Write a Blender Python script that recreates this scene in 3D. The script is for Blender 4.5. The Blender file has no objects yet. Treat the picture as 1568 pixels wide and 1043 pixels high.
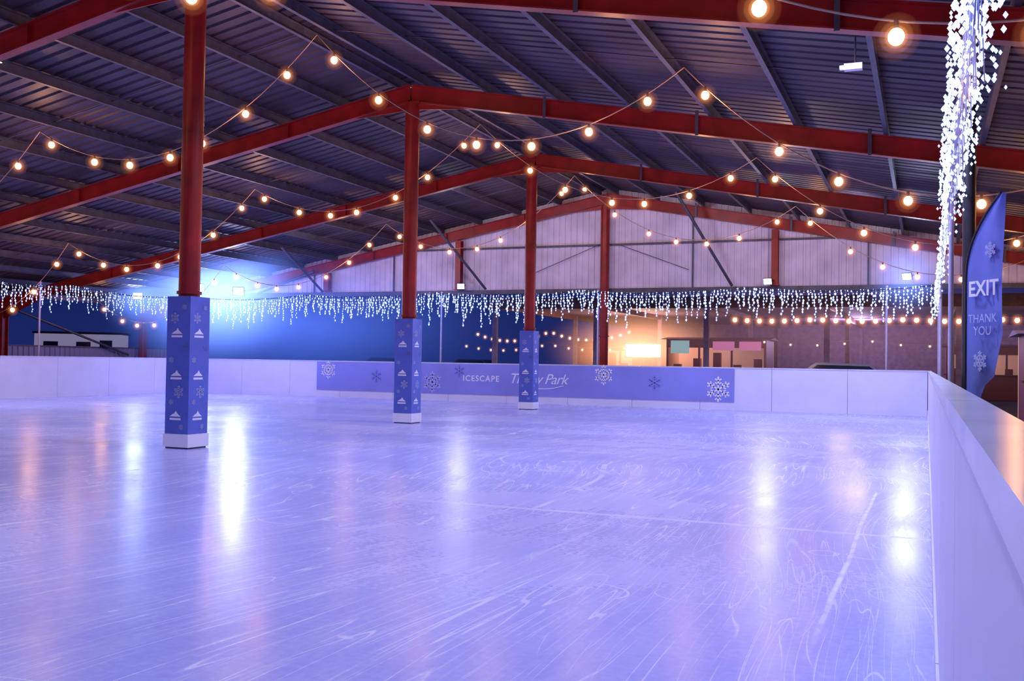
import bpy, math, random
from mathutils import Vector, Matrix
random.seed(7)
S = bpy.context.scene
try:
    S.view_settings.view_transform = 'Standard'
    S.view_settings.look = 'None'
except Exception as e:
    print(e)

# ------------------------------------------------------------ materials
def mat(name, col, rough=0.5, metal=0.0, emis=None, estr=0.0, var=0.0, vscale=4.0, bump=0.0, sample=True, spec=0.5):
    m = bpy.data.materials.new(name); m.use_nodes = True
    nt = m.node_tree; b = nt.nodes['Principled BSDF']
    b.inputs['Base Color'].default_value = (*col, 1)
    b.inputs['Roughness'].default_value = rough
    b.inputs['Metallic'].default_value = metal
    b.inputs['Specular IOR Level'].default_value = spec
    if emis:
        b.inputs['Emission Color'].default_value = (*emis, 1)
        b.inputs['Emission Strength'].default_value = estr
        if not sample:
            try: m.cycles.emission_sampling = 'NONE'
            except Exception: pass
    if var > 0 or bump > 0:
        tc = nt.nodes.new('ShaderNodeTexCoord')
        n = nt.nodes.new('ShaderNodeTexNoise'); n.inputs['Scale'].default_value = vscale
        n.inputs['Detail'].default_value = 4
        nt.links.new(tc.outputs['Object'], n.inputs['Vector'])
        if var > 0:
            r = nt.nodes.new('ShaderNodeMapRange')
            r.inputs['From Min'].default_value = 0.3; r.inputs['From Max'].default_value = 0.7
            r.inputs['To Min'].default_value = 1-var; r.inputs['To Max'].default_value = 1+var*0.5
            nt.links.new(n.outputs['Fac'], r.inputs['Value'])
            v = nt.nodes.new('ShaderNodeVectorMath'); v.operation = 'SCALE'
            v.inputs[0].default_value = col
            nt.links.new(r.outputs['Result'], v.inputs['Scale'])
            nt.links.new(v.outputs['Vector'], b.inputs['Base Color'])
        if bump > 0:
            bp = nt.nodes.new('ShaderNodeBump'); bp.inputs['Strength'].default_value = bump
            bp.inputs['Distance'].default_value = 0.02
            nt.links.new(n.outputs['Fac'], bp.inputs['Height'])
            nt.links.new(bp.outputs['Normal'], b.inputs['Normal'])
    return m

def glow_volume(name, col, strength, radial=False):
    """bloom and haze glow put in around lamps: purely emissive volume; radial = fades from centre to a unit-sphere edge"""
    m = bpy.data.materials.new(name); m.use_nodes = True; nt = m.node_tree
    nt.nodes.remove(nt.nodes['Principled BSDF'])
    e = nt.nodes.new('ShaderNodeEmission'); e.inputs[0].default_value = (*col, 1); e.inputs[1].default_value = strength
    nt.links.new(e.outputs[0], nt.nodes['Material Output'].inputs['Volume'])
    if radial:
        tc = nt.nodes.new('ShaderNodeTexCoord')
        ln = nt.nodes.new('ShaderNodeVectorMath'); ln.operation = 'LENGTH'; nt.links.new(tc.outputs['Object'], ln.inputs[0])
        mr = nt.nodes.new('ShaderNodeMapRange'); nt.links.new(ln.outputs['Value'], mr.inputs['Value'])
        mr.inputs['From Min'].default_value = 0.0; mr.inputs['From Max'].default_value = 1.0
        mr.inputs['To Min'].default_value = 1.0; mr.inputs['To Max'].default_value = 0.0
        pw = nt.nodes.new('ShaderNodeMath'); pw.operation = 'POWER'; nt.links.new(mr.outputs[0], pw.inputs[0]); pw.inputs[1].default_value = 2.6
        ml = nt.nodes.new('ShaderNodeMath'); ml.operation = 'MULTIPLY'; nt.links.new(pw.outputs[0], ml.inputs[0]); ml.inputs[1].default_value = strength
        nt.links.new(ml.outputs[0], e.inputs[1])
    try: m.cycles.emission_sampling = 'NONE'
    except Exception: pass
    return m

M_red = mat('red_painted_steel', (0.31, 0.010, 0.014), 0.40, 0, var=0.35, vscale=3)
M_gal = mat('galvanised_steel', (0.095, 0.095, 0.145), 0.5, 0.3, var=0.3, vscale=5)
M_roof = mat('roof_sheet', (0.056, 0.038, 0.062), 0.5, 0.0, var=0.45, vscale=0.8, spec=.35)
M_clad = mat('gable_cladding', (0.74, 0.69, 0.86), 0.55, 0, var=0.22, vscale=1.2)
M_board = mat('barrier_plastic', (0.74, 0.76, 1.0), 0.3, 0, var=0.06, vscale=1.5)
M_rail = mat('barrier_top_rail', (0.68, 0.70, 0.9), 0.22, 0, var=0.1, vscale=3)
M_seam = mat('seam_dark', (0.22, 0.2, 0.35), 0.6)
M_banner = mat('banner_vinyl', (0.27, 0.30, 0.82), 0.5, 0, var=0.1, vscale=1.0)
M_sleeve = mat('sleeve_vinyl', (0.10, 0.16, 0.62), 0.45, 0, var=0.15, vscale=3)
M_white = mat('white_print', (0.85, 0.86, 1.0), 0.5)
M_fl2 = mat('pale_blue_print', (0.45, 0.5, 0.9), 0.5)
M_fl3 = mat('faint_print', (0.20, 0.24, 0.72), 0.5)
M_pole = mat('pole_white', (0.5, 0.5, 0.8), 0.3, 0.2)
M_black = mat('black_plastic', (0.015, 0.015, 0.03), 0.5)
M_cable = mat('cable_warm', (0.45, 0.28, 0.22), 0.5)
M_flag = mat('flag_fabric', (0.14, 0.19, 0.66), 0.7, 0, var=0.1, vscale=3)
M_wood = mat('timber', (0.20, 0.10, 0.08), 0.6, 0, var=0.4, vscale=5)
M_ground = mat('outside_ground', (0.05, 0.045, 0.07), 0.8, 0, var=0.4, vscale=0.5)
M_bulb = mat('bulb_glow', (1, .8, .5), 0.4, emis=(1.0, 0.66, 0.36), estr=5.5, sample=False)
M_halo1 = glow_volume('bulb_bloom_inner', (1.0, 0.40, 0.12), 3.6)
M_halo2 = glow_volume('bulb_bloom_mid', (1.0, 0.34, 0.11), 1.2)
M_halo3 = glow_volume('bulb_bloom_outer', (1.0, 0.30, 0.11), 0.36)
M_led = mat('led_glow', (.6, .7, 1), 0.4, emis=(0.26, 0.39, 1.0), estr=3.8, sample=False)
M_floodlens = mat('flood_lens', (.7, .8, 1), 0.3, emis=(0.7, 0.8, 1.0), estr=16, sample=False)
M_bloomblue = glow_volume('flood_bloom', (0.16, 0.28, 1.0), 1.7, True)
M_glowlow = glow_volume('flood_glow_wide', (0.10, 0.20, 1.0), 0.45, True)
M_bloomwarm = glow_volume('work_lamp_bloom', (1.0, 0.42, 0.22), 1.5, True)
M_glowmarket = glow_volume('market_haze_glow', (1.0, 0.48, 0.62), 0.055, True)
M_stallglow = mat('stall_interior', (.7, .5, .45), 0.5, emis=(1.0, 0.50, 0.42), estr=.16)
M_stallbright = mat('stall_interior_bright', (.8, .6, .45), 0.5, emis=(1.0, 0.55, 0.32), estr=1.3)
M_lamp = mat('warm_lamp', (1, .8, .5), 0.5, emis=(1.0, 0.75, 0.48), estr=12)
M_pink = mat('menu_pink', (.8, .2, .5), 0.5, emis=(1, .35, .7), estr=.30)
M_teal = mat('menu_teal', (.2, .7, .6), 0.5, emis=(.5, .8, .85), estr=.35)
M_redp = mat('stall_red', (.26, .06, .12), 0.5)
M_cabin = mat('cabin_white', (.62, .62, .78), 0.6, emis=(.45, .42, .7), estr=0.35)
M_glass = mat('dark_glass', (.03, .04, .08), 0.1)
M_car = mat('car_paint', (.35, .38, .55), 0.25, 0.3)
M_car2 = mat('car_paint_dark', (.08, .09, .14), 0.25, 0.3)
M_tyre = mat('tyre', (.02, .02, .02), 0.8)
M_barn = mat('barn_lining', (.30, .22, .38), 0.7, var=.3)
M_lowwall = mat('low_wall_sheet', (.22, .22, .40), 0.5, 0.2)

# ------------------------------------------------------------ mesh builder
class MB:
    def __init__(s): s.v = []; s.f = []; s.m = []; s.sm = []; s.mats = []
    def mi(s, m):
        if m not in s.mats: s.mats.append(m)
        return s.mats.index(m)
    def add(s, vs, fs, m, smooth=False):
        o = len(s.v); k = s.mi(m)
        s.v += [tuple(v) for v in vs]
        for f in fs:
            s.f.append(tuple(i+o for i in f)); s.m.append(k); s.sm.append(smooth)
    def box(s, lo, hi, m):
        x0, y0, z0 = lo; x1, y1, z1 = hi
        s.add([(x0,y0,z0),(x1,y0,z0),(x1,y1,z0),(x0,y1,z0),(x0,y0,z1),(x1,y0,z1),(x1,y1,z1),(x0,y1,z1)],
              [(0,3,2,1),(4,5,6,7),(0,1,5,4),(1,2,6,5),(2,3,7,6),(3,0,4,7)], m)
    def tube(s, a, b, r, m, n=12, r2=None):
        a = Vector(a); b = Vector(b); r2 = r if r2 is None else r2
        d = (b-a).normalized(); up = Vector((0,0,1))
        if abs(d.dot(up)) > 0.99: up = Vector((0,1,0))
        side = d.cross(up).normalized(); w = side.cross(d).normalized()
        vs = []
        for p, rr in ((a, r), (b, r2)):
            for i in range(n):
                t = 2*math.pi*i/n; vs.append(p+side*rr*math.cos(t)+w*rr*math.sin(t))
        s.add(vs, [(i, (i+1) % n, (i+1) % n+n, i+n) for i in range(n)], m, True)
        s.add(vs, [tuple(range(n))[::-1], tuple(range(n, 2*n))], m)
    def poly_tube(s, pts, r, m, n=5):
        for a, b in zip(pts[:-1], pts[1:]):
            if (Vector(a)-Vector(b)).length > 1e-4: s.tube(a, b, r, m, n)
    def ball(s, c, r, m, seg=8, rings=5, sz=1.0):
        vs = [(c[0], c[1], c[2]+r*sz)]
        for j in range(1, rings):
            t = math.pi*j/rings
            for i in range(seg):
                p = 2*math.pi*i/seg
                vs.append((c[0]+r*math.sin(t)*math.cos(p), c[1]+r*math.sin(t)*math.sin(p), c[2]+r*sz*math.cos(t)))
        vs.append((c[0], c[1], c[2]-r*sz)); L = len(vs)-1
        fs = [(0, 1+i, 1+(i+1) % seg) for i in range(seg)]
        for j in range(rings-2):
            for i in range(seg):
                a = 1+j*seg+i; b = 1+j*seg+(i+1) % seg
                fs.append((a, a+seg, b+seg, b))
        o = 1+(rings-2)*seg
        fs += [(L, o+(i+1) % seg, o+i) for i in range(seg)]
        s.add(vs, fs, m, True)
    def octa(s, c, r, m, h=1.5):
        x, y, z = c
        s.add([(x+r,y,z),(x,y+r,z),(x-r,y,z),(x,y-r,z),(x,y,z+r*h),(x,y,z-r*h)],
              [(0,1,4),(1,2,4),(2,3,4),(3,0,4),(1,0,5),(2,1,5),(3,2,5),(0,3,5)], m)
    def ibeam(s, a, b, depth, width, m, tf=0.02, tw=0.014, up=(0,0,1)):
        h = depth/2; w = width/2; t = tw/2
        prof = [(-w,-h),(w,-h),(w,-h+tf),(t,-h+tf),(t,h-tf),(w,h-tf),(w,h),(-w,h),(-w,h-tf),(-t,h-tf),(-t,-h+tf),(-w,-h+tf)]
        a = Vector(a); b = Vector(b); d = (b-a).normalized(); upv = Vector(up)
        if abs(d.dot(upv)) > .99: upv = Vector((0,1,0))
        side = d.cross(upv).normalized(); wv = side.cross(d).normalized()
        vs = [a+side*p[0]+wv*p[1] for p in prof]+[b+side*p[0]+wv*p[1] for p in prof]
        n = 12
        s.add(vs, [(i,(i+1)%n,(i+1)%n+n,i+n) for i in range(n)], m)
        for o in (0, n):
            s.add(vs, [(o,o+1,o+2,o+11),(o+3,o+4,o+9,o+10),(o+5,o+6,o+7,o+8)], m)
    def obj(s, name, parent=None, loc=(0,0,0)):
        me = bpy.data.meshes.new(name); me.from_pydata(s.v, [], s.f)
        for m in s.mats: me.materials.append(m)
        me.polygons.foreach_set('material_index', s.m)
        me.polygons.foreach_set('use_smooth', s.sm)
        me.update()
        o = bpy.data.objects.new(name, me); S.collection.objects.link(o)
        o.location = loc
        if parent: o.parent = parent
        return o

def empty(name, loc=(0,0,0)):
    e = bpy.data.objects.new(name, None); S.collection.objects.link(e); e.location = loc
    e.empty_display_size = 0.2
    return e

def text(name, body, size, loc, rot, m, parent=None, shear=0.0, space=1.0, off=0.0):
    c = bpy.data.curves.new(name, 'FONT'); c.body = body; c.size = size
    c.align_x = 'CENTER'; c.align_y = 'CENTER'; c.shear = shear; c.space_character = space
    c.extrude = 0.002; c.offset = off
    c.materials.append(m)
    o = bpy.data.objects.new(name, c); S.collection.objects.link(o)
    o.location = loc; o.rotation_euler = rot
    if parent: o.parent = parent
    return o

def flake(mb, c, u, v, R, m, w=0.1, t=0.004):
    c = Vector(c); u = Vector(u); v = Vector(v); n = u.cross(v)
    def bar(p, q, ww):
        p = Vector(p); q = Vector(q); d = (q-p).normalized(); s_ = Vector((-d.y, d.x))*ww/2
        P = [p-s_, q-s_, q+s_, p+s_]
        lo = [c+u*a.x+v*a.y for a in P]; hi = [x+n*t for x in lo]
        mb.add(lo+hi, [(4,5,6,7),(0,1,5,4),(1,2,6,5),(2,3,7,6),(3,0,4,7)], m)
    for k in range(6):
        a = math.pi/6+k*math.pi/3; d = Vector((math.cos(a), math.sin(a)))
        bar((0,0), d*R, w*R*1.3)
        for f, l in ((0.38, 0.30), (0.66, 0.30)):
            for sg in (-1, 1):
                e = Vector((math.cos(a+sg*math.pi/3.2), math.sin(a+sg*math.pi/3.2)))
                bar(d*R*f, d*R*f+e*R*l, w*R)

# ------------------------------------------------------------ layout
HR = 1.21                     # barrier height
CX = -9.72                    # ridge line X
HALF = 19.5
FY = [-2.3, 4.4, 11.1, 17.8, 24.8, 31.4]
SL = 0.188
Z0 = 6.87
def zr(x): return Z0 - SL*abs(x-CX)
RX0, RX1, RY0, RY1 = -24.0, 0.04, -4.0, 28.4

# ---- camera
yaw = math.radians(22.6); pit = math.radians(1.22); rol = math.radians(0.92)
f0 = Vector((-math.sin(yaw), math.cos(yaw), 0)); r0 = Vector((math.cos(yaw), math.sin(yaw), 0))
fw = (f0*math.cos(pit)+Vector((0,0,1))*math.sin(pit)).normalized()
u0 = r0.cross(fw)
up = u0*math.cos(rol)-r0*math.sin(rol); rt = u0*math.sin(rol)+r0*math.cos(rol)
cam = bpy.data.cameras.new('camera'); cam.lens = 35.0; cam.sensor_width = 36; cam.clip_start = 0.02; cam.clip_end = 500
co = bpy.data.objects.new('camera', cam); S.collection.objects.link(co)
Mx = Matrix(((rt.x, up.x, -fw.x, 0), (rt.y, up.y, -fw.y, 0), (rt.z, up.z, -fw.z, 1.27), (0,0,0,1)))
co.matrix_world = Mx
S.camera = co

# ---- world
w = bpy.data.worlds.new('night_sky'); S.world = w; w.use_nodes = True
nt = w.node_tree; bg = nt.nodes['Background']
tc = nt.nodes.new('ShaderNodeTexCoord'); sp = nt.nodes.new('ShaderNodeSeparateXYZ'); cr = nt.nodes.new('ShaderNodeValToRGB')
nt.links.new(tc.outputs['Generated'], sp.inputs[0]); nt.links.new(sp.outputs['Z'], cr.inputs[0])
cr.color_ramp.elements[0].position = 0.0; cr.color_ramp.elements[0].color = (0.010, 0.020, 0.13, 1)
cr.color_ramp.elements[1].position = 0.2; cr.color_ramp.elements[1].color = (0.003, 0.005, 0.035, 1)
nt.links.new(cr.outputs[0], bg.inputs[0]); bg.inputs[1].default_value = 1.0

# ------------------------------------------------------------ ice
def ice_material():
    m = bpy.data.materials.new('skated_ice'); m.use_nodes = True
    nt = m.node_tree; N = nt.nodes; L = nt.links; b = N['Principled BSDF']
    tc = N.new('ShaderNodeTexCoord')
    def noise(scale, detail=3, vec=None, rough=0.5):
        n = N.new('ShaderNodeTexNoise'); n.inputs['Scale'].default_value = scale; n.inputs['Detail'].default_value = detail
        n.inputs['Roughness'].default_value = rough
        L.new(vec or tc.outputs['Object'], n.inputs['Vector']); return n
    def math_(op, a, bb=None, c=None, clamp=False):
        n = N.new('ShaderNodeMath'); n.operation = op; n.use_clamp = clamp
        for i, x in enumerate((a, bb, c)):
            if x is None: continue
            if isinstance(x, (int, float)): n.inputs[i].default_value = x
            else: L.new(x, n.inputs[i])
        return n.outputs[0]
    def ramp(x, a, bb, c=0.0, d=1.0):
        n = N.new('ShaderNodeMapRange'); n.interpolation_type = 'SMOOTHSTEP'
        n.inputs['From Min'].default_value = a; n.inputs['From Max'].default_value = bb
        n.inputs['To Min'].default_value = c; n.inputs['To Max'].default_value = d
        L.new(x, n.inputs['Value']); return n.outputs[0]
    def mapping(rot, scale, loc=(0,0,0), src=None):
        n = N.new('ShaderNodeMapping'); n.inputs['Rotation'].default_value = (0,0,rot)
        n.inputs['Scale'].default_value = scale; n.inputs['Location'].default_value = loc
        L.new(src or tc.outputs['Object'], n.inputs['Vector']); return n.outputs[0]
    nw = noise(0.20, 0)
    sub = N.new('ShaderNodeVectorMath'); sub.operation = 'SUBTRACT'; L.new(nw.outputs['Color'], sub.inputs[0]); sub.inputs[1].default_value = (.5,.5,.5)
    sc = N.new('ShaderNodeVectorMath'); sc.operation = 'SCALE'; L.new(sub.outputs[0], sc.inputs[0]); sc.inputs['Scale'].default_value = 1.8
    ad = N.new('ShaderNodeVectorMath'); ad.operation = 'ADD'; L.new(tc.outputs['Object'], ad.inputs[0]); L.new(sc.outputs[0], ad.inputs[1])
    warp = ad.outputs[0]
    scr = None
    def acc(x):
        nonlocal scr
        scr = x if scr is None else math_('MAXIMUM', scr, x)
    for i, (rot, s1, s2, wd, off) in enumerate([(0.5, 2.2, 0.07, .0028, 3), (-0.7, 1.9, 0.06, .0024, 11), (1.25, 2.4, 0.07, .0028, 23),
                                                (0.1, 3.0, 0.07, .0034, 37), (-1.25, 2.9, .07, .003, 51), (0.85, 4.4, 0.09, .005, 61), (-0.3, 4.8, .09, .005, 71),
                                                (1.05, 7.0, .10, .008, 83), (0.7, 8.5, .10, .009, 97), (-.9, 7.5, .10, .008, 103), (.3, 9.5, .12, .010, 113)]):
        mv = mapping(rot, (s1, s2, 1), (off, off*1.7, 0), warp)
        n = noise(1.0, 0, mv)
        d = math_('ABSOLUTE', math_('SUBTRACT', n.outputs['Fac'], 0.5))
        line = ramp(d, 0.0, wd, 1.0, 0.0)
        mk = ramp(noise(1.1, 3, mapping(0, (1,1,1), (off*3, off, 0))).outputs['Fac'], 0.42, 0.62)
        acc(math_('MULTIPLY', line, mk))
    for (sc_, rad, wd, off) in [(0.5, 0.24, .004, 5), (0.7, 0.20, .006, 17), (1.0, 0.22, .008, 29)]:
        v = N.new('ShaderNodeTexVoronoi'); v.feature = 'F1'; v.inputs['Scale'].default_value = sc_
        L.new(mapping(0.3, (1, 1.15, 0.0), (off, off*2, 0), warp), v.inputs['Vector'])
        d = math_('ABSOLUTE', math_('SUBTRACT', v.outputs['Distance'], rad))
        line = ramp(d, 0.0, wd, 1.0, 0.0)
        mk = ramp(noise(1.1, 2, mapping(0, (1,1,1), (off*5, off, 0))).outputs['Fac'], 0.50, 0.60)
        acc(math_('MULTIPLY', line, mk))
    sw = noise(1.0, 9, mapping(0.95, (3.2, 0.75, 1), (0,0,0), warp), 0.80)
    scuff = ramp(sw.outputs['Fac'], 0.36, 0.80)
    patch = noise(0.28, 3, mapping(0.2, (1, 1.6, 1)))
    pt = ramp(patch.outputs['Fac'], 0.3, 0.7)
    sx = N.new('ShaderNodeSeparateXYZ'); L.new(tc.outputs['Object'], sx.inputs[0])
    wob = math_('MULTIPLY', math_('SUBTRACT', noise(.8, 1).outputs['Fac'], .5), .05)
    m1 = ramp(math_('ABSOLUTE', math_('ADD', math_('ADD', sx.outputs['X'], 0.47), wob)), 0.006, 0.022, 1, 0)
    m1 = math_('MULTIPLY', m1, math_('MULTIPLY', ramp(sx.outputs['Y'], 4.2, 6.2, 0, .9), ramp(sx.outputs['Y'], 10.7, 10.9, 1, 0)))
    m1 = math_('MULTIPLY', m1, ramp(noise(6, 3).outputs['Fac'], .35, .6, 0.4, 1))
    m2 = ramp(math_('ABSOLUTE', math_('ADD', math_('SUBTRACT', sx.outputs['Y'], 8.05), wob)), 0.01, 0.07, 1, 0)
    m2 = math_('MULTIPLY', m2, ramp(sx.outputs['X'], -6.0, -3.0, 0, .4))
    lines = math_('MAXIMUM', math_('MULTIPLY', scr, 0.55), math_('MAXIMUM', m1, m2), clamp=True)
    grain = ramp(noise(22, 4, None, .7).outputs['Fac'], .35, .75, 0, .16)
    tot = math_('ADD', math_('ADD', lines, grain), math_('MULTIPLY', scuff, 0.20), clamp=True)
    mix = N.new('ShaderNodeMix'); mix.data_type = 'RGBA'
    mix.inputs[6].default_value = (0.40, 0.43, 0.96, 1); mix.inputs[7].default_value = (0.86, 0.88, 1.0, 1)
    L.new(tot, mix.inputs[0])
    mix2 = N.new('ShaderNodeMix'); mix2.data_type = 'RGBA'; mix2.blend_type = 'MULTIPLY'
    mix2.inputs[7].default_value = (0.90, 0.90, 0.98, 1)
    L.new(mix.outputs[2], mix2.inputs[6]); L.new(math_('SUBTRACT', 1.0, pt), mix2.inputs[0])
    L.new(mix2.outputs[2], b.inputs['Base Color'])
    rg = math_('ADD', math_('ADD', math_('MULTIPLY', pt, 0.10), math_('MULTIPLY', tot, 0.15)), 0.185)
    L.new(rg, b.inputs['Roughness'])
    b.inputs['IOR'].default_value = 1.31
    b.inputs['Specular IOR Level'].default_value = 0.42
    bp = N.new('ShaderNodeBump'); bp.inputs['Strength'].default_value = 0.10; bp.inputs['Distance'].default_value = 0.004
    hh = math_('ADD', math_('MULTIPLY', sw.outputs['Fac'], 0.9), math_('MULTIPLY', lines, -0.5))
    L.new(hh, bp.inputs['Height']); L.new(bp.outputs['Normal'], b.inputs['Normal'])
    return m
M_ice = ice_material()
mb = MB(); mb.box((RX0, RY0, -0.06), (RX1, RY1, 0.0), M_ice); mb.obj('floor')
mb = MB(); mb.box((-120, -40, -0.2), (90, 160, -0.061), M_ground); mb.obj('ground')

# ------------------------------------------------------------ barriers
def barrier(a, b, inward, name='rink_barrier'):
    a = Vector((*a, 0)); b = Vector((*b, 0)); d = (b-a).normalized(); L_ = (b-a).length
    o = -Vector((*inward, 0))
    mb = MB()
    def slab(s0, s1, z0, z1, t0, t1, m):
        P = [a+d*s0+o*t0, a+d*s1+o*t0, a+d*s1+o*t1, a+d*s0+o*t1]
        vs = [p+Vector((0,0,z0)) for p in P]+[p+Vector((0,0,z1)) for p in P]
        mb.add(vs, [(0,3,2,1),(4,5,6,7),(0,1,5,4),(1,2,6,5),(2,3,7,6),(3,0,4,7)], m)
    n = max(1, round(L_/2.0)); st = L_/n
    for i in range(n):
        g = 0.005
        slab(i*st+g, (i+1)*st-g, 0.0, HR-0.035, 0.012, 0.035, M_board)
        slab(i*st+g, (i+1)*st-g, 0.0, 0.16, 0.0, 0.0115, M_board)
        slab(i*st+g, (i+1)*st-g, HR-0.034, HR, 0.0, 0.065, M_rail)
        slab(i*st-0.02, i*st+0.02, 0, HR-0.04, 0.036, 0.075, M_gal)
        slab(i*st, (i+1)*st, 0.55, 0.59, 0.036, 0.07, M_gal)
    slab(0, L_, 0, HR-0.04, 0.0352, 0.0358, M_seam)
    return mb.obj(name)
barrier((RX1, RY0), (RX1, RY1), (-1, 0))
barrier((RX0, RY1), (RX1, RY1), (0, -1))
barrier((RX0, RY0), (RX0, RY1), (1, 0))

mb = MB()
by = RY1-0.006
mb.box((-18.9, by-0.004, 0.23), (-5.0, by, 1.175), M_banner)
U = (1,0,0); V = (0,0,1)
for (x, z, R, m) in [(-18.45, .90, .30, M_white), (-16.6, .72, .22, M_fl3), (-14.55, .58, .34, M_fl2), (-13.6, .95, .2, M_fl3),
                     (-8.85, .92, .32, M_white), (-7.3, .72, .22, M_fl3), (-5.45, .58, .36, M_white)]:
    R2 = min(R, 1.17-z+.05, z-0.22)
    flake(mb, (x, by-0.005, z), U, V, R2, m, 0.10)
ban = mb.obj('ice_rink_banner')
RX = (math.radians(90), 0, 0)
text('lettering_title', 'ICESCAPE', 0.25, (-12.85, by-0.008, .72), RX, M_white, ban, space=1.2, off=0.004)
text('lettering_script', 'Trinity Park', 0.44, (-10.95, by-0.008, .74), RX, M_white, ban, shear=0.35, space=0.92)
c = bpy.data.curves.new('swash', 'CURVE'); c.dimensions = '3D'; c.bevel_depth = 0.012
spn = c.splines.new('BEZIER'); spn.bezier_points.add(2)
for p, q in zip(spn.bezier_points, [(-11.5, .50), (-10.6, .46), (-10.1, .56)]):
    p.co = (q[0], by-0.008, q[1]); p.handle_left_type = p.handle_right_type = 'AUTO'
c.materials.append(M_white); oo = bpy.data.objects.new('swash', c); S.collection.objects.link(oo); oo.parent = ban

# ------------------------------------------------------------ pillars
def pillar(x, y, sleeve=True):
    e = empty('support_pillar', (x, y, 0))
    mb = MB(); R = 0.145
    mb.tube((0,0,0.0), (0,0,zr(CX)-0.38), R, M_red, 28)
    mb.tube((0,0,2.14), (0,0,2.18), R+0.025, M_red, 28)
    mb.tube((0,0,4.4), (0,0,4.42), R+0.008, M_red, 28)
    mb.box((-.22,-.13,zr(CX)-0.40), (.22,.13,zr(CX)-0.365), M_red)
    mb.box((-.19,-.19,0.0), (.19,.19,0.02), M_gal)
    mb.obj('column', e)
    if sleeve:
        s_ = MB(); h = 0.2
        for (x0,y0,x1,y1) in ((-h,-h,h,-h+.012), (-h,h-.012,h,h), (-h,-h+.012,-h+.012,h-.012), (h-.012,-h+.012,h,h-.012)):
            s_.box((x0,y0,.2), (x1,y1,2.1), M_sleeve)
        s_.box((-h+.012,-h+.012,2.06), (h-.012,h-.012,2.075), M_sleeve)
        s_.obj('printed_sleeve', e)
        b_ = MB()
        h2 = .215
        b_.box((-h2,-h2,0.021), (h2,h2,.2), M_white); b_.obj('padded_base', e)
        p_ = MB()
        def logo(c, u, v, k):
            c = Vector(c); u = Vector(u); v = Vector(v); n = u.cross(v)*0.003
            def poly(pts):
                vs = [c+u*a*k+v*b*k for a, b in pts]; p_.add([x for x in vs]+[x+n for x in vs],
                     [tuple(range(len(pts), 2*len(pts)))], M_white)
            poly([(-.10,0),(-.05,.035),(-.02,.045),(0.01,.085),(.04,.045),(.06,.03),(.10,0)])
            poly([(-.10,-.02),(.10,-.02),(.10,-.05),(-.10,-.05)])
        for (o, u) in (((0,-h-.001,0), (1,0,0)), ((h+.001,0,0), (0,1,0))):
            o = Vector(o); uu = Vector(u); v = Vector((0,0,1))
            for z in (1.58, 1.00, .44): logo(o+v*z-uu*.02, u, v, .95)
            flake(p_, o+v*1.80-uu*.06, u, v, .075, M_fl2, .14)
            flake(p_, o+v*.78+uu*.03, u, v, .085, M_fl2, .14)
            flake(p_, o+v*1.95+uu*.1, u, v, .04, M_fl2, .16)
            flake(p_, o+v*1.22-uu*.11, u, v, .045, M_fl2, .16)
            flake(p_, o+v*1.40+uu*.12, u, v, .05, M_fl3, .16)
            flake(p_, o+v*.64-uu*.1, u, v, .04, M_fl2, .16)
            flake(p_, o+v*.30+uu*.08, u, v, .04, M_fl2, .16)
        p_.obj('sleeve_print', e)
pillar(-9.52, FY[2]); pillar(-9.68, FY[3]); pillar(-9.82, FY[4]); pillar(-9.80, FY[5], False); pillar(-9.7, FY[0])

# ------------------------------------------------------------ roof frames
frames = {}
for y in FY:
    mb = MB(); D = 0.34
    for sg in (-1, 1):
        xe = CX+sg*HALF
        ang = math.atan(SL)
        a = (CX, y, zr(CX)-D/2/math.cos(ang)); b = (xe, y, zr(xe)-D/2/math.cos(ang))
        mb.ibeam(a, b, D, 0.17, M_red)
        za = zr(CX)-D-0.01; L_ = 1.3
        vs = []
        for yy in (y-.01, y+.01):
            vs += [(CX, yy, za), (CX+sg*L_, yy, zr(CX+sg*L_)-D-.01), (CX, yy, za-.16)]
        mb.add(vs, [(0,1,2),(5,4,3),(0,2,5,3),(2,1,4,5),(1,0,3,4)], M_red)
        for k in range(1, 13):
            x = CX+sg*k*1.47; z = zr(x)
            if k % 2 == 0:
                mb.box((x-.006, y-.08, z-D+.03), (x+.006, y+.08, z-.03), M_red)
            if k % 2 == 0 and sg > 0:
                mb.box((x-.03, y-.10, z-D-.03), (x+.03, y-.086, z+.08), M_gal)
        mb.ibeam((xe, y, 0), (xe, y, zr(xe)-.05), 0.26, 0.2, M_red)
        L_ = 2.0; xi = xe-sg*L_
        vs = []
        for yy in (y-.01, y+.01):
            vs += [(xe, yy, zr(xe)-D), (xi, yy, zr(xi)-D-.01), (xe, yy, zr(xe)-D-.4)]
        mb.add(vs, [(0,1,2),(5,4,3),(0,2,5,3),(2,1,4,5),(1,0,3,4)], M_red)
    frames[y] = mb.obj('roof_frame')

mb = MB()
Y0, Y1 = -4.5, 31.9
for sg in (-1, 1):
    for k in range(0, 14):
        x = CX+sg*(0.22 + k*1.47) if k else CX+sg*0.3
        z = zr(x)
        mb.box((x-.005, Y0, z+.002), (x+.005, Y1, z+.2), M_gal)
        mb.box((x+.005, Y0, z+.002), (x+.065, Y1, z+.012), M_gal)
        mb.box((x+.005, Y0, z+.185), (x+.065, Y1, z+.195), M_gal)
for j in range(len(FY)-1):
    ym = (FY[j]+FY[j+1])/2
    for sg in (-1, 1):
        for k in range(0, 12):
            xa = CX+sg*(0.3+k*1.47); xb = CX+sg*(0.3+(k+1)*1.47)
            mb.tube((xa, ym, zr(xa)+.1), (xb, ym, zr(xb)+.1), .01, M_gal, 5)
mb.obj('roof_purlins')

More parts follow.
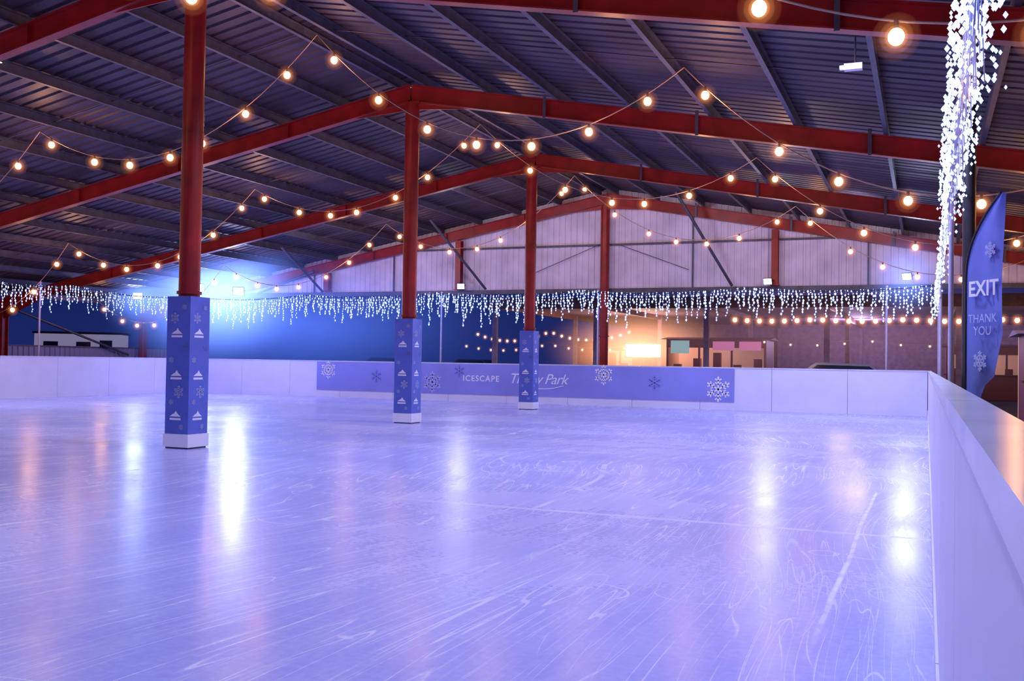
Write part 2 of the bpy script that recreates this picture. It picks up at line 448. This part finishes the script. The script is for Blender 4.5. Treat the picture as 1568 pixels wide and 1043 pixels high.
mb = MB()
for (p, q) in [((-5.6, 31.2, 3.75), (-6.8, 28.6, zr(-6.8))), ((-14.0, 31.2, 3.75), (-15.0, 28.9, zr(-15.0))),
               ((-20.6, 31.2, 3.75), (-19.8, 27.5, zr(-19.8))), ((-23.5, 31.2, 3.7), (-21.0, 31.2, 4.5)),
               ((-29.2, 24.9, 2.9), (-29.2, 30.6, 1.3)), ((-29.2, 18.0, 2.9), (-29.2, 24.2, 1.3))]:
    mb.tube(p, q, .045, M_gal, 8)
mb.obj('bracing_struts')

mb = MB(); pitch = 0.3
for sg in (-1, 1):
    prof = []
    y = -4.6
    while y < 32.0:
        prof += [(y, 0), (y+.19, 0), (y+.215, .035), (y+.275, .035)]; y += pitch
    vs = []; xe = CX+sg*(HALF+.35)
    for (yy, dz) in prof:
        vs.append((CX, yy, zr(CX)+.215+dz)); vs.append((xe, yy, zr(xe)+.215+dz))
    fs = [(2*i, 2*i+1, 2*i+3, 2*i+2) for i in range(len(prof)-1)]
    mb.add(vs, fs, M_roof)
mb.obj('ceiling')

mb = MB(); yb = 31.62; zb = 3.7
x = CX-16.6; prof = []
while x < CX+16.6:
    prof += [(x, 0), (x+.12, 0), (x+.14, .03), (x+.19, .03)]; x += .21
vs = []
for (xx, dy) in prof:
    zt = zr(xx)+.2
    vs.append((xx, yb+dy, zb)); vs.append((xx, yb+dy, max(zt, zb+.01)))
mb.add(vs, [(2*i, 2*i+1, 2*i+3, 2*i+2) for i in range(len(prof)-1)], M_clad)
mb.obj('wall_back')
mb = MB()
mb.box((CX-17, yb-.09, 3.60), (CX+17, yb-.015, 3.74), M_gal)
mb.box((CX-9, yb-.09, 5.16), (CX+9, yb-.015, 5.22), M_gal)
for dx in (-11.5, -8.1, -2.7, 2.8, 8.1, 11.5):
    mb.box((CX+dx-.025, yb-.06, 3.74), (CX+dx+.025, yb-.016, zr(CX+dx)-.0), M_gal)
for a_, b_ in (((CX-.3, 31.5, 5.2), (CX-2.6, 31.5, 4.3)), ((CX+.3, 31.5, 5.2), (CX+2.7, 31.5, 4.3))):
    mb.tube(a_, b_, .012, M_gal, 5)
mb.obj('sheeting_rails')
for dx in (-5.4, 5.4, -10.8, 10.8):
    mb = MB(); x = CX+dx
    mb.ibeam((x, 31.4, 3.75), (x, 31.4, zr(x)-.38), .24, .2, M_red)
    mb.box((x-.14, 31.27, 3.75), (x+.14, 31.53, 3.78), M_red)
    mb.obj('gable_wind_post')

mb = MB(); y = 2.0; vs = []; n = 0
while y < 33:
    for (dy, dx) in ((0,0), (.1,0), (.13,.03), (.2,.03)):
        vs.append((-29.42+dx, y+dy, -0.06)); vs.append((-29.42+dx, y+dy, 1.55)); n += 1
    y += .23
mb.add(vs, [(2*i, 2*i+1, 2*i+3, 2*i+2) for i in range(n-1)], M_lowwall)
mb.box((-29.43, 2, 1.55), (-29.36, 33, 1.59), M_gal)
mb.obj('wall_left')

# ------------------------------------------------------------ festoon bulbs
warm_pts = []
def bulb(mb, x, Y, z, r, lo=False):
    a, b = (8, 5) if lo else (12, 8)
    mb.ball((x, Y, z), r, M_bulb, a, b, 1.1)
    mb.ball((x, Y, z), r*1.45, M_halo1, a, b); mb.ball((x, Y, z), r*2.1, M_halo2, a, b); mb.ball((x, Y, z), r*3.0, M_halo3, a, b)  # emissive shells paint lens bloom around the bulb
def festoon(planes, apex_x, name='festoon_lights'):
    for Y in planes:
        mb = MB()
        for k in range(len(apex_x)-1):
            xa, xb = apex_x[k], apex_x[k+1]
            za = zr(xa)-.02; zb_ = zr(xb)-.02
            sag = 1.35+random.uniform(-.15, .15); pts = []
            for i in range(29):
                t = i/28; pts.append((xa+(xb-xa)*t, Y+random.uniform(-.003, .003), za+(zb_-za)*t-4*sag*t*(1-t)))
            mb.poly_tube(pts, .010, M_cable, 4)
            nb = 7
            for i in range(nb):
                t = (i+.45+random.uniform(-.12, .12))/nb
                x = xa+(xb-xa)*t; z = za+(zb_-za)*t-4*sag*t*(1-t)
                mb.tube((x, Y, z+.01), (x, Y, z-.06), .02, M_black, 7)
                bulb(mb, x, Y, z-.115, .058)
                if i in (0, 5): warm_pts.append((x, Y, z-.33))
        mb.obj(name)
ap = [CX+d for d in (-12.8, -6.4, 0, 6.4, 12.8)]
festoon([7.6, 14.4, 21.2, 28.0], [CX-18.6]+ap+[CX+18.6])
for i, p in enumerate(warm_pts):
    l = bpy.data.lights.new('bulb_light', 'POINT'); l.energy = 34; l.color = (1, .44, .17); l.shadow_soft_size = .10
    o = bpy.data.objects.new('bulb_light', l); S.collection.objects.link(o); o.location = p

# ------------------------------------------------------------ icicle lights
def icicles(a, b, step, rled, drop, name, sags=1, sag=.15, jitter=.03, gap=.075):
    a = Vector(a); b = Vector(b); L_ = (b-a).length; n = int(L_/step); mb = MB()
    def P(t):
        s_ = (t*sags) % 1.0
        return a+(b-a)*t-Vector((0,0,4*sag*s_*(1-s_)))
    N_ = max(40, sags*10)
    mb.poly_tube([P(i/N_*0.9999) for i in range(N_+1)], .018, M_black, 5)
    pat = [.5, 1.0, .7, .35, .85, .55]
    for i in range(n):
        t = (i+random.random()*.6)/n; p = P(min(t, .9999))
        dl = drop*pat[i % 6]*random.uniform(.7, 1.2)
        q = p-Vector((random.uniform(-.04, .04), random.uniform(-.04, .04), dl))
        mb.tube(p, q, .004, M_pole, 3)
        m_ = max(2, int(dl/gap))
        for j in range(m_+1):
            c_ = p.lerp(q, j/m_)+Vector((random.uniform(-jitter, jitter), random.uniform(-jitter, jitter), random.uniform(-.01, .01)))
            mb.octa(c_, rled*random.uniform(.6, 1.2), M_led)
    return mb.obj(name)
icicles((-24.6, 28.75, 3.42), (.20, 28.75, 3.48), .10, .026, .85, 'icicle_lights', 5, .12)
icicles((-24.9, 9.0, 3.45), (-24.9, 28.7, 3.42), .12, .026, .75, 'icicle_lights', 4, .12)
icicles((.22, 11.5, 3.5), (.22, 28.7, 3.48), .16, .018, .8, 'icicle_lights', 3, .10)
icicles((.22, 2.0, 3.5), (.22, 11.5, 3.5), .045, .013, .72, 'icicle_lights', 2, .10, .10, .05)

for (x, y, z) in [(-23.9, 28.85, 3.45), (-14.5, 28.85, 3.45), (-9.2, 28.85, 3.45), (-1.0, 28.85, 3.45), (.24, 11.62, 3.55), (.24, 20.0, 3.5),
                  (.30, 28.85, 3.5), (.24, 1.8, 3.5), (-25.0, 8.9, 3.5), (-25.0, 16, 3.45), (-25.0, 22.5, 3.45)]:
    mb = MB(); mb.tube((x, y, -.06), (x, y, z), .026, M_pole, 12); mb.box((x-.12, y-.12, -.06), (x+.12, y+.12, -.045), M_gal)
    mb.ball((x, y, z+.02), .035, M_pole, 10, 6)
    mb.tube((x-.05, y, .9), (x+.05, y, .9), .036, M_gal, 10)
    mb.obj('string_light_pole')

# ------------------------------------------------------------ floodlights and added fill lamps
def flood(loc, target, energy, color=(.75, .78, 1), cone=150, size=.12, lens=.11, glow=0, parent=None):
    loc = Vector(loc); d = (Vector(target)-loc).normalized()
    e = empty('flood_or_fill_lamp', loc)  # also names the added fill lamps under the rafters
    if parent: e.parent = parent
    q = d.to_track_quat('-Z', 'Y')
    mb = MB()
    w_, h_ = lens*1.35, lens
    mb.box((-w_, -h_, 0.0), (w_, h_, .05), M_black)
    mb.box((-w_*.7, -h_*.7, 0.05), (w_*.7, h_*.7, .09), M_black)
    mb.box((-w_*.88, -h_*.86, -.006), (w_*.88, h_*.86, -.0005), M_floodlens)
    mb.tube((-w_-.012, 0, .03), (-w_-.012, 0, .15), .01, M_gal, 6); mb.tube((w_+.012, 0, .03), (w_+.012, 0, .15), .01, M_gal, 6)
    mb.tube((-w_-.012, 0, .15), (w_+.012, 0, .15), .01, M_gal, 6)
    hd = mb.obj('lamp_head', e); hd.rotation_mode = 'QUATERNION'; hd.rotation_quaternion = q
    if glow:
        g = MB(); g.ball((0,0,0), 1.0, M_bloomblue, 24, 16); go = g.obj('lamp_bloom', e); go.scale = (glow,)*3  # emissive ball painting the flare glow around the lamp
    l = bpy.data.lights.new('lamp', 'SPOT'); l.energy = energy; l.color = color; l.spot_size = math.radians(cone); l.spot_blend = .8
    l.shadow_soft_size = size
    lo = bpy.data.objects.new('lamp', l); S.collection.objects.link(lo); lo.parent = e
    lo.rotation_mode = 'QUATERNION'; lo.rotation_quaternion = q; lo.location = d*.03
    return e
VI = (.62, .67, 1.0)
fl = flood((-24.4, 28.9, 3.75), (-18, 20, 0), 420, (.5, .62, 1), 110, .3, lens=.17, glow=3.6)
g = MB(); g.ball((0,0,0), 1.0, M_glowlow, 28, 18); go = g.obj('wide_flood_glow', fl, (4.5, 0, -1.3)); go.scale = (10.5, 2.6, 3.2)  # wide emissive ellipsoid stands in for the blue flare haze
flood((-22.6, 28.9, 3.62), (-17, 20, 0), 280, (.5, .62, 1), 110, .3, lens=.15, glow=3.0)
flood((-27.2, 28.9, 3.5), (-18, 18, 0), 180, (.5, .62, 1), 110, .3, lens=.13, glow=1.6)
flood((-14.9, 31.1, 3.85), (-12, 22, 0), 110, (.8, .8, 1), 110, .3, lens=.10)
flood((-4.5, 31.1, 3.85), (-6, 21, 0), 140, (.8, .8, 1), 110, .3, lens=.10)
flood((-0.5, 29.0, 3.75), (-4, 20, 0), 170, (.7, .75, 1), 110, .3, lens=.10, glow=1.4)
for y, en in ((-2.3, 380), (4.4, 520), (11.1, 740), (17.8, 740), (24.8, 640)):
    for dx, k in ((-11, .9), (-4, .95), (4, 1.25), (8.6, 1.15)):
        x = CX+dx
        flood((x, y+.22, zr(x)-.22), (x, y+.6, 0), en*k, VI, 150, .18, .09, parent=frames[y])  # added fill lamps for the ice; fixtures invented and hidden behind rafters
for dx in (-8, -2.7, 2.7, 8):
    x = CX+dx
    flood((x, 25.05, zr(x)-.2), (x, 31.6, 4.4), 230, (.84, .80, 1), 110, .15, .08, parent=frames[24.8])  # added wall washers, unseen, to brighten the gable cladding

# ------------------------------------------------------------ feather flag
def flag():
    e = empty('exit_feather_flag', (.37, 10.9, 0)); e.rotation_euler = (0, 0, math.radians(-55))
    mb = MB(); n = 24; zb, zt = .95, 2.95; W = .54
    rows = []
    for i in range(n+1):
        t = i/n; z = zb+(zt-zb)*t
        xl = 0.0 if t < .6 else (W*.92)*((t-.6)/.4)**2.2
        xr = W*(.55+.45*min(1, (t/.35)))
        if t < .12: xr = W*(.30+.25*t/.12+.0)
        xr = min(xr, W*.98); xl = min(xl, xr-.01)
        rows.append((xl, xr, z))
    m_ = 6; vs = []
    for (xl, xr, z) in rows:
        for j in range(m_+1):
            s_ = j/m_; vs.append((xl+(xr-xl)*s_, .02*math.sin(s_*5+z*3)*s_, z))
    fs = [(i*(m_+1)+j, i*(m_+1)+j+1, (i+1)*(m_+1)+j+1, (i+1)*(m_+1)+j) for i in range(n) for j in range(m_)]
    mb.add(vs, fs, M_flag, True)
    mb.obj('flag_fabric', e)
    mb = MB(); pts = [(-.012, 0, .0), (-.012, 0, 2.15)]
    for (xl, xr, z) in rows:
        if z > 2.2: pts.append((xl-.012, 0, z+.005))
    mb.poly_tube(pts, .014, M_black, 8)
    mb.tube((-.012, 0, -.06), (-.012, 0, .9), .02, M_gal, 8)
    for a in (0, 90, 180, 270):
        r = math.radians(a); mb.tube((-.012, 0, -.04), (-.012+.35*math.cos(r), .35*math.sin(r), -.045), .015, M_black, 6)
    mb.obj('flag_pole', e)
    text('lettering_exit', 'EXIT', .21, (.28, -.03, 2.05), (math.radians(90), 0, 0), M_white, e, off=.004)
    text('lettering_small', 'THANK\nYOU', .12, (.27, -.03, 1.7), (math.radians(90), 0, 0), M_fl2, e)
    fl = MB(); flake(fl, (.38, -.03, 2.42), (1,0,0), (0,0,1), .08, M_fl2, .14); flake(fl, (.24, -.03, 1.35), (1,0,0), (0,0,1), .10, M_fl2, .14); fl.obj('flag_print', e)
flag()

mb = MB()
mb.tube((.44, 12.4, -.06), (.44, 12.4, zr(.44)-.36), .07, M_black, 12)
mb.box((.33, 12.24, -.06), (.60, 12.56, -.03), M_black)
mb.obj('dark_steel_post')

mb = MB(); zc = zr(-.8)-.42
mb.box((-.9, 12.0, zc-.07), (-.70, 12.1, zc), M_white); mb.tube((-.78, 12.05, zc), (-.78, 12.05, zr(-.78)+.01), .010, M_gal, 8)
mb.tube((-.9, 12.05, zc-.035), (-.95, 12.05, zc-.035), .03, M_white, 10)
mb.obj('security_camera')

mb = MB()
for y in (6.0, 8.0, 10.0, 12.0, 14.0, 16.0):
    mb.box((1.9, y-.05, -.06), (2.0, y+.05, 1.08), M_wood)
for z in (.35, .68, 1.0):
    mb.box((1.87, 5.8, z), (1.9, 16.2, z+.12), M_wood)
mb.box((1.84, 5.8, 1.08), (2.04, 16.2, 1.12), M_wood)
mb.obj('timber_railing')

# ------------------------------------------------------------ background: open barn + market
mb = MB()
bx0, bx1, by0, by1, bz = -16.0, 30.0, 36.0, 56.0, 3.55
mb.box((bx0, by0, bz), (bx1, by1, bz+.08), M_barn)
mb.box((bx0, by0-.1, bz-.22), (bx1, by0, bz+.2), M_wood)
x = bx0+.2
while x < bx1:
    for y in (by0+.2, 46.0, by1-.2):
        mb.box((x-.09, y-.09, -.06), (x+.09, y+.09, bz), M_barn)
    mb.box((x-.05, by0, bz-.2), (x+.05, by1, bz), M_wood)
    x += 4.2
mb.box((bx0, by1, -.06), (bx1, by1+.1, bz), M_barn)
barn = mb.obj('market_barn')
g = MB(); g.ball((0,0,0), 1.0, M_glowmarket, 28, 18); go = g.obj('warm_haze_glow', barn, (-3.5, 38.5, 2.6)); go.scale = (14, 4.5, 3.6)  # self-lit ellipsoid that paints a warm haze over the market

def strand(a, b, n, sag, spans, name='festoon_lights', r=.05, parent=None):
    mb = MB(); a = Vector(a); b = Vector(b)
    def P(t):
        s_ = (t*spans) % 1; return a+(b-a)*t-Vector((0,0,4*sag*s_*(1-s_)))
    mb.poly_tube([P(min(i/(spans*8), .9999)) for i in range(spans*8+1)], .01, M_cable, 4)
    for i in range(n):
        p = P((i+.5)/n); mb.tube(p, p-Vector((0,0,.06)), .02, M_black, 6); bulb(mb, p.x, p.y, p.z-.1, r, True)
    mb.obj(name, parent)
strand((-6.5, 35.7, 3.0), (20, 35.7, 2.95), 62, .06, 9, r=.075)
strand((-6.5, 40.7, 2.4), (20, 40.7, 2.4), 26, .2, 6, r=.035)
strand((-24, 52, 3.0), (-14, 50, 3.1), 20, .5, 2, r=.06)
strand((-22, 46, 2.2), (-12, 45, 2.3), 14, .3, 2, r=.045)

def kiosk(x, y, w_, d_, h_, menu=True, name='market_stall', glow=None, en=10, pitch=.12):
    glow = glow or M_stallglow
    e = empty(name, (x, y, -.06)); mb = MB()
    mb.box((-w_/2, 0, 0), (w_/2, .06, 1.05), M_redp)
    mb.box((-w_/2-.1, -.25, 1.05), (w_/2+.1, .3, 1.1), M_wood)
    mb.box((-w_/2, d_-.06, 0), (w_/2, d_, h_), glow)
    mb.box((-w_/2, .06, 0), (-w_/2+.06, d_-.06, h_), M_redp); mb.box((w_/2-.06, .06, 0), (w_/2, d_-.06, h_), M_redp)
    mb.box((-w_/2, 0, h_-.35), (w_/2, .06, h_), M_redp)
    for k in range(4):
        xx = -w_/2+.05+(w_-.1)*k/3; mb.box((xx-.04, -.02, 1.1), (xx+.04, .05, h_-.35), M_redp)
    for k in range(5):
        xx = -w_/2+.4+(w_-.8)*k/4; mb.box((xx-.15, .3, 1.1), (xx+.15, .6, 1.1+.25*(1+(k*7)%3)), M_redp)
    vs = [(-w_/2-.2, -.35, h_), (w_/2+.2, -.35, h_), (w_/2+.2, d_+.2, h_), (-w_/2-.2, d_+.2, h_), (-w_/2-.2, d_/2, h_+pitch), (w_/2+.2, d_/2, h_+pitch)]
    mb.add(vs, [(0,1,5,4), (2,3,4,5), (0,4,3), (1,2,5), (0,3,2,1)], M_barn)
    if menu:
        mb.box((-w_/2+.2, -.05, h_-.60), (-w_/2+1.0, -.03, h_-.05), M_teal)
        mb.box((w_/2-2.2, -.05, h_-.45), (w_/2-1.3, -.03, h_-.08), M_pink); mb.box((w_/2-1.1, -.05, h_-.45), (w_/2-.2, -.03, h_-.08), M_pink)
    mb.obj('stall_body', e)
    l = bpy.data.lights.new('stall_light', 'POINT'); l.energy = en; l.color = (1, .6, .5); l.shadow_soft_size = .2
    o = bpy.data.objects.new('stall_light', l); S.collection.objects.link(o); o.parent = e; o.location = (0, d_/2, h_-.5)
kiosk(-8.2, 42, 4.2, 2.2, 2.4)
kiosk(-14.2, 46.5, 3.2, 2.0, 2.3, False)
kiosk(2.6, 47.5, 3.6, 2.2, 2.3, False)
kiosk(3.6, 24.0, 3.2, 2.2, 2.1, False, glow=M_stallbright, en=40)
mb = MB(); mb.tube((-12.0, 44.6, -.06), (-12.0, 44.6, 1.75), .03, M_black, 8)
for a in (0, 120, 240):
    r = math.radians(a); mb.tube((-12.0, 44.6, .5), (-12.0+.5*math.cos(r), 44.6+.5*math.sin(r), -.05), .02, M_black, 6)
mb.box((-12.8, 44.45, 1.60), (-11.2, 44.52, 2.15), M_lamp); mb.box((-12.85, 44.52, 1.55), (-11.15, 44.6, 2.2), M_black)
wl = mb.obj('work_lamp_stand')
g = MB(); g.ball((0,0,0), 1.0, M_bloomwarm, 24, 16); go = g.obj('lamp_bloom', wl, (-12, 43.6, 1.95)); go.scale = (5.0, 2.6, 2.4)  # emissive ellipsoid painting the work lamp's halo
for (p, en, cc) in (((-12.0, 43.6, 1.9), 260, (1, .6, .4)), ((-3, 39, 3.0), 50, (.9, .6, .8)), ((6, 39, 3.0), 90, (.9, .6, .8)), ((-3, 50, 2.8), 350, (.75, .55, 1)), ((8, 50, 2.8), 300, (.75, .55, 1))):  # work-lamp and market points; lavender pair added to brighten the barn's back wall
    l = bpy.data.lights.new('market_and_fill_light', 'POINT'); l.energy = en; l.color = cc; l.shadow_soft_size = .5
    o = bpy.data.objects.new('market_and_fill_light', l); S.collection.objects.link(o); o.location = p

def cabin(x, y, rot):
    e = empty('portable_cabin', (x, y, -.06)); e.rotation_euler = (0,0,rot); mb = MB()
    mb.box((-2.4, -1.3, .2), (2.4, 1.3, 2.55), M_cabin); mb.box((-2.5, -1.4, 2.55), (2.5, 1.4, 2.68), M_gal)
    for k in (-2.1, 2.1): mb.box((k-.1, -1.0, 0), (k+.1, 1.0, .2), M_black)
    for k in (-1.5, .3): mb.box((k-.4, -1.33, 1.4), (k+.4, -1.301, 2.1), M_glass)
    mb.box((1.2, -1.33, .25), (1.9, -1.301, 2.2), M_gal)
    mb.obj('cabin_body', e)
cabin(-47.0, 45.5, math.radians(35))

def car(x, y, rot, m):
    e = empty('parked_car', (x, y, -.06)); e.rotation_euler = (0,0,rot); mb = MB()
    body = [(-2.1,.3),(2.1,.3),(2.15,.6),(1.95,.82),(1.1,.95),(.55,1.42),(-1.1,1.46),(-1.75,1.0),(-2.1,.95)]
    n = len(body); vs = [(a,-.85,b) for a,b in body]+[(a,.85,b) for a,b in body]
    vs = [(a, yy*(.8 if b > 1.2 else 1), b) for (a, yy, b) in vs]
    mb.add(vs, [(i,(i+1)%n,(i+1)%n+n,i+n) for i in range(n)]+[tuple(range(n))[::-1], tuple(range(n,2*n))], m)
    for s_ in (-1, 1):
        q = [(-1.6,.98),(.98,.98),(.5,1.36),(-1.05,1.39)]
        mb.add([(a, s_*(.86 if b < 1.2 else .71), b) for a, b in q], [(0,1,2,3)], M_glass)
        for wx in (-1.3, 1.3): mb.tube((wx, s_*.68, .32), (wx, s_*.88, .32), .32, M_tyre, 18)
    mb.add([(1.12,-.7,.97),(1.12,.7,.97),(.58,.62,1.4),(.58,-.62,1.4)], [(0,1,2,3)], M_glass)
    mb.obj('car_body', e)
car(-30.5, 54, .2, M_car2); car(-25.5, 56, 0, M_car); car(-2.2, 33.6, .1, M_car)
